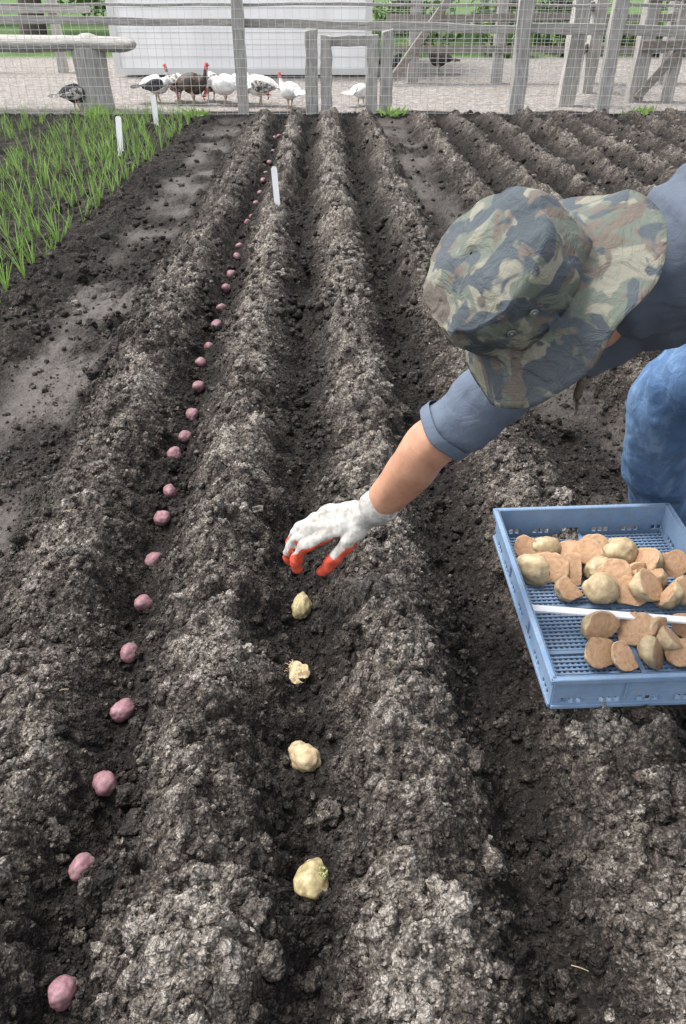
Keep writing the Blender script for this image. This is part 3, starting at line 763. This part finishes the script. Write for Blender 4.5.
# ------------------------------------------------------------ turkeys
def m_feather(name,a,b_,sc_=22,t0=.45,t1=.55):
    t=NT(name); n=t.noise(sc_,4,.7); c=t.ramp(n,[(t0,a),(t1,b_)]); t.col(c); t.rough(.7); t.bump(t.vor(60),.4,.01); return t.m
MF_w=m_feather('white_feathers',(.50,.48,.45),(.78,.77,.75),8,.3,.5); MF_m=m_feather('mottled_feathers',(.05,.045,.04),(.62,.58,.53),16); MF_b=m_feather('bronze_feathers',(.03,.025,.022),(.14,.08,.05),20,.45,.65); MF_d=m_feather('black_feathers',(.015,.015,.017),(.07,.07,.075),20)
M_red2=simple('wattle_skin',(.45,.05,.04),(.62,.14,.11),40); M_leg=simple('bird_leg',(.35,.25,.18),(.5,.38,.28),40)
def turkey(x,y,ang,mat,s=1.,down=False,tail=None):
    e=empty('turkey',(x,y,0),(0,0,ang)); e.scale=(s,s,s)
    b=MB()
    if down: nk=[(.17,0,.36),(.24,0,.34),(.30,0,.26),(.33,0,.18)];hd=Vector((.345,0,.14))
    else: nk=[(.17,0,.36),(.215,0,.43),(.225,0,.50),(.235,0,.55)];hd=Vector((.25,0,.58))
    b.tube([(-.36,0,.27),(-.27,0,.31),(-.18,0,.33),(-.06,0,.31),(.06,0,.30),(.13,0,.325)]+nk,[(.012,.05),(.04,.08),(.10,.115),(.155,.145),(.15,.14),(.11,.105),(.07,.065),(.04,.038),(.026,.026),(.02,.02)],ref=(0,0,1),seg=14,sub=3)
    b.obj('body',mat,e,smooth=True)
    b=MB(); 
    for sy in(-1,1): b.tube([(.09,sy*.125,.33),(-.02,sy*.155,.32),(-.15,sy*.125,.29),(-.27,sy*.06,.27)],[(.06,.02),(.095,.03),(.075,.022),(.02,.01)],ref=(0,0,1),seg=10,sub=3)
    b.obj('wings',tail or mat,e,smooth=True)
    b=MB()
    for k in range(9):
        a=(k-4)*.16; b.beam((-.22,.015*(k-4),.33),(-.22-.26*math.cos(a),.26*math.sin(a)*1.1+.012*(k-4),.27+.01*(k%2)),.05,.008)
    b.obj('tail_fan',tail or mat,e)
    b=MB(); b.add(*ell_data(hd,(.034,.022,.026),sub=2)); d=Vector((.06,0,-.02)); b.tube([hd+d*.4,hd+d*.8,hd+d],[.010,.007,.002],seg=8,sub=2)
    b.tube([hd+Vector((.02,0,-.015)),hd+Vector((.018,0,-.05)),hd+Vector((.0,0,-.085))],[.010,.014,.008],seg=8,sub=2)
    b.tube([nk[-2],nk[-1],hd],[.026,.024,.02],seg=10,sub=2)
    b.obj('red_head_and_wattle',M_red2,e,smooth=True)
    b=MB()
    for sy,fx in((-1,.03),(1,-.04)):
        b.tube([(0,sy*.07,.24),(-.02+fx*.5,sy*.07,.13),(fx,sy*.07,.02)],[(.055),(.018),(.009)],ref=(1,0,0),seg=8,sub=3)
        for a in(-.5,0,.5,3.14): b.tube([(fx,sy*.07,.018),(fx+.035*math.cos(a),sy*.07+.035*math.sin(a),.012),(fx+.065*math.cos(a),sy*.07+.065*math.sin(a),.006)],[.007,.006,.003],seg=6,sub=1)
    b.obj('legs',M_leg,e,smooth=True)
turkey(-2.22,10.75,.2,MF_w,.66,True,MF_d); turkey(-2.02,10.95,2.6,MF_m,.66,False,MF_m); turkey(-1.76,10.6,-.3,MF_b,.74,False,MF_b); turkey(-1.62,10.95,2.2,MF_m,.7,True,MF_b)
turkey(-1.40,10.55,2.9,MF_w,.72,True,MF_w); turkey(-1.16,10.7,.1,MF_w,.74,True,MF_w); turkey(-.98,10.5,3.0,MF_w,.7,True,MF_m); turkey(-.62,10.3,2.4,MF_w,.60,False,MF_w); turkey(.22,10.5,.6,MF_w,.52,True,MF_w)
turkey(-2.98,9.98,.5,MF_d,.62,True,MF_m); turkey(.72,13.9,.2,MF_d,.7); turkey(1.5,14.3,2.8,MF_b,.7)

# ------------------------------------------------------------ trees / hedge
def leafcloud(C,rad,n,size):
    idx=rng.integers(0,len(C),n); d=rng.normal(size=(n,3)); d/=np.linalg.norm(d,axis=1)[:,None]; d*=(rng.random(n)**.45)[:,None]
    c=C[idx]+d*rad[idx][:,None]*np.array([1,1,.75])
    a=rng.normal(size=(n,3));a/=np.linalg.norm(a,axis=1)[:,None];bb=np.cross(a,rng.normal(size=(n,3)));bb/=np.linalg.norm(bb,axis=1)[:,None]
    s=size*(.5+rng.random(n))[:,None]; V=np.stack([c-a*s,c-bb*s*.5,c+a*s,c+bb*s*.5],1).reshape(-1,3); F=np.arange(4*n).reshape(-1,4); return V,F
def tree(x,y,h,r,n=7000):
    e=empty('shade_tree',(x,y,0)); b=MB(); tr=h*.03+.05
    b.tube([(0,0,-.1),(.05,0,h*.2),(-.04,.05,h*.42),(.03,0,h*.7)],[tr*1.4,tr,tr*.8,tr*.3],ref=(1,0,0),seg=12)
    C=[];R_=[]
    for k in range(16):
        a=k*2.4+random.random();z=h*random.uniform(.38,.95);q=r*random.uniform(.35,1.)*math.sqrt(max(.1,1-((z/h-.6)/.5)**2)); p=(q*math.cos(a),q*math.sin(a),z)
        b.tube([(0,0,z*.55),(p[0]*.5,p[1]*.5,z*.75),p],[tr*.45,tr*.25,tr*.08],seg=7,sub=2); C.append(p);R_.append(r*random.uniform(.25,.45))
    b.obj('trunk_and_limbs',M_bark,e,smooth=True); V,F=leafcloud(np.array(C),np.array(R_),n,.11); mesh_np('crown_leaves',V,F,M_leaf,e)
for x,y,h,r in[(-8,24,7,3),(-4.3,27,8,3.4),(1.6,25,7,3),(3.6,21,6,2.6),(5.6,24,7,3),(8.5,20,6.5,2.8),(11,27,8,3.5)]: tree(x,y,h,r)
C=np.stack([rng.uniform(-32,32,170),rng.uniform(30,34,170),rng.uniform(.5,3.8,170)],1); V,F=leafcloud(C,rng.uniform(.9,1.8,170),36000,.14); mesh_np('hedge_row',V,F,M_leaf2)
C=np.stack([rng.uniform(.8,10,34),rng.uniform(17.5,20,34),rng.uniform(.1,.7,34)],1); V,F=leafcloud(C,rng.uniform(.3,.6,34),9000,.07); mesh_np('shrubs',V,F,M_leaf2)

# ------------------------------------------------------------ light, camera
w=bpy.data.worlds.new('World'); sc.world=w; w.use_nodes=True; nt=w.node_tree; bg=nt.nodes['Background']
sky=nt.nodes.new('ShaderNodeTexSky'); sky.sky_type='NISHITA'; sky.sun_disc=False; sky.sun_elevation=math.radians(58)
sdir=Vector((-.38,.12,.85)).normalized(); sky.sun_rotation=math.atan2(sdir.x,sdir.y); sky.dust_density=3
hs=nt.nodes.new('ShaderNodeHueSaturation'); hs.inputs['Saturation'].default_value=.25; nt.links.new(sky.outputs[0],hs.inputs['Color']); nt.links.new(hs.outputs[0],bg.inputs['Color']); bg.inputs['Strength'].default_value=.42
sl=bpy.data.lights.new('sun','SUN'); sl.energy=2.9; sl.angle=math.radians(15); sl.color=(1,.97,.93); so=bpy.data.objects.new('sun',sl); so.rotation_euler=sdir.to_track_quat('Z','Y').to_euler(); link(so)
cam=bpy.data.cameras.new('camera'); cam.sensor_fit='VERTICAL'; cam.sensor_height=36; cam.lens=28; cam.clip_end=1000; cam.clip_start=.02
co=bpy.data.objects.new('camera',cam); co.location=(0,0,1.25); co.rotation_euler=(math.radians(90-33.8),0,0); link(co); sc.camera=co
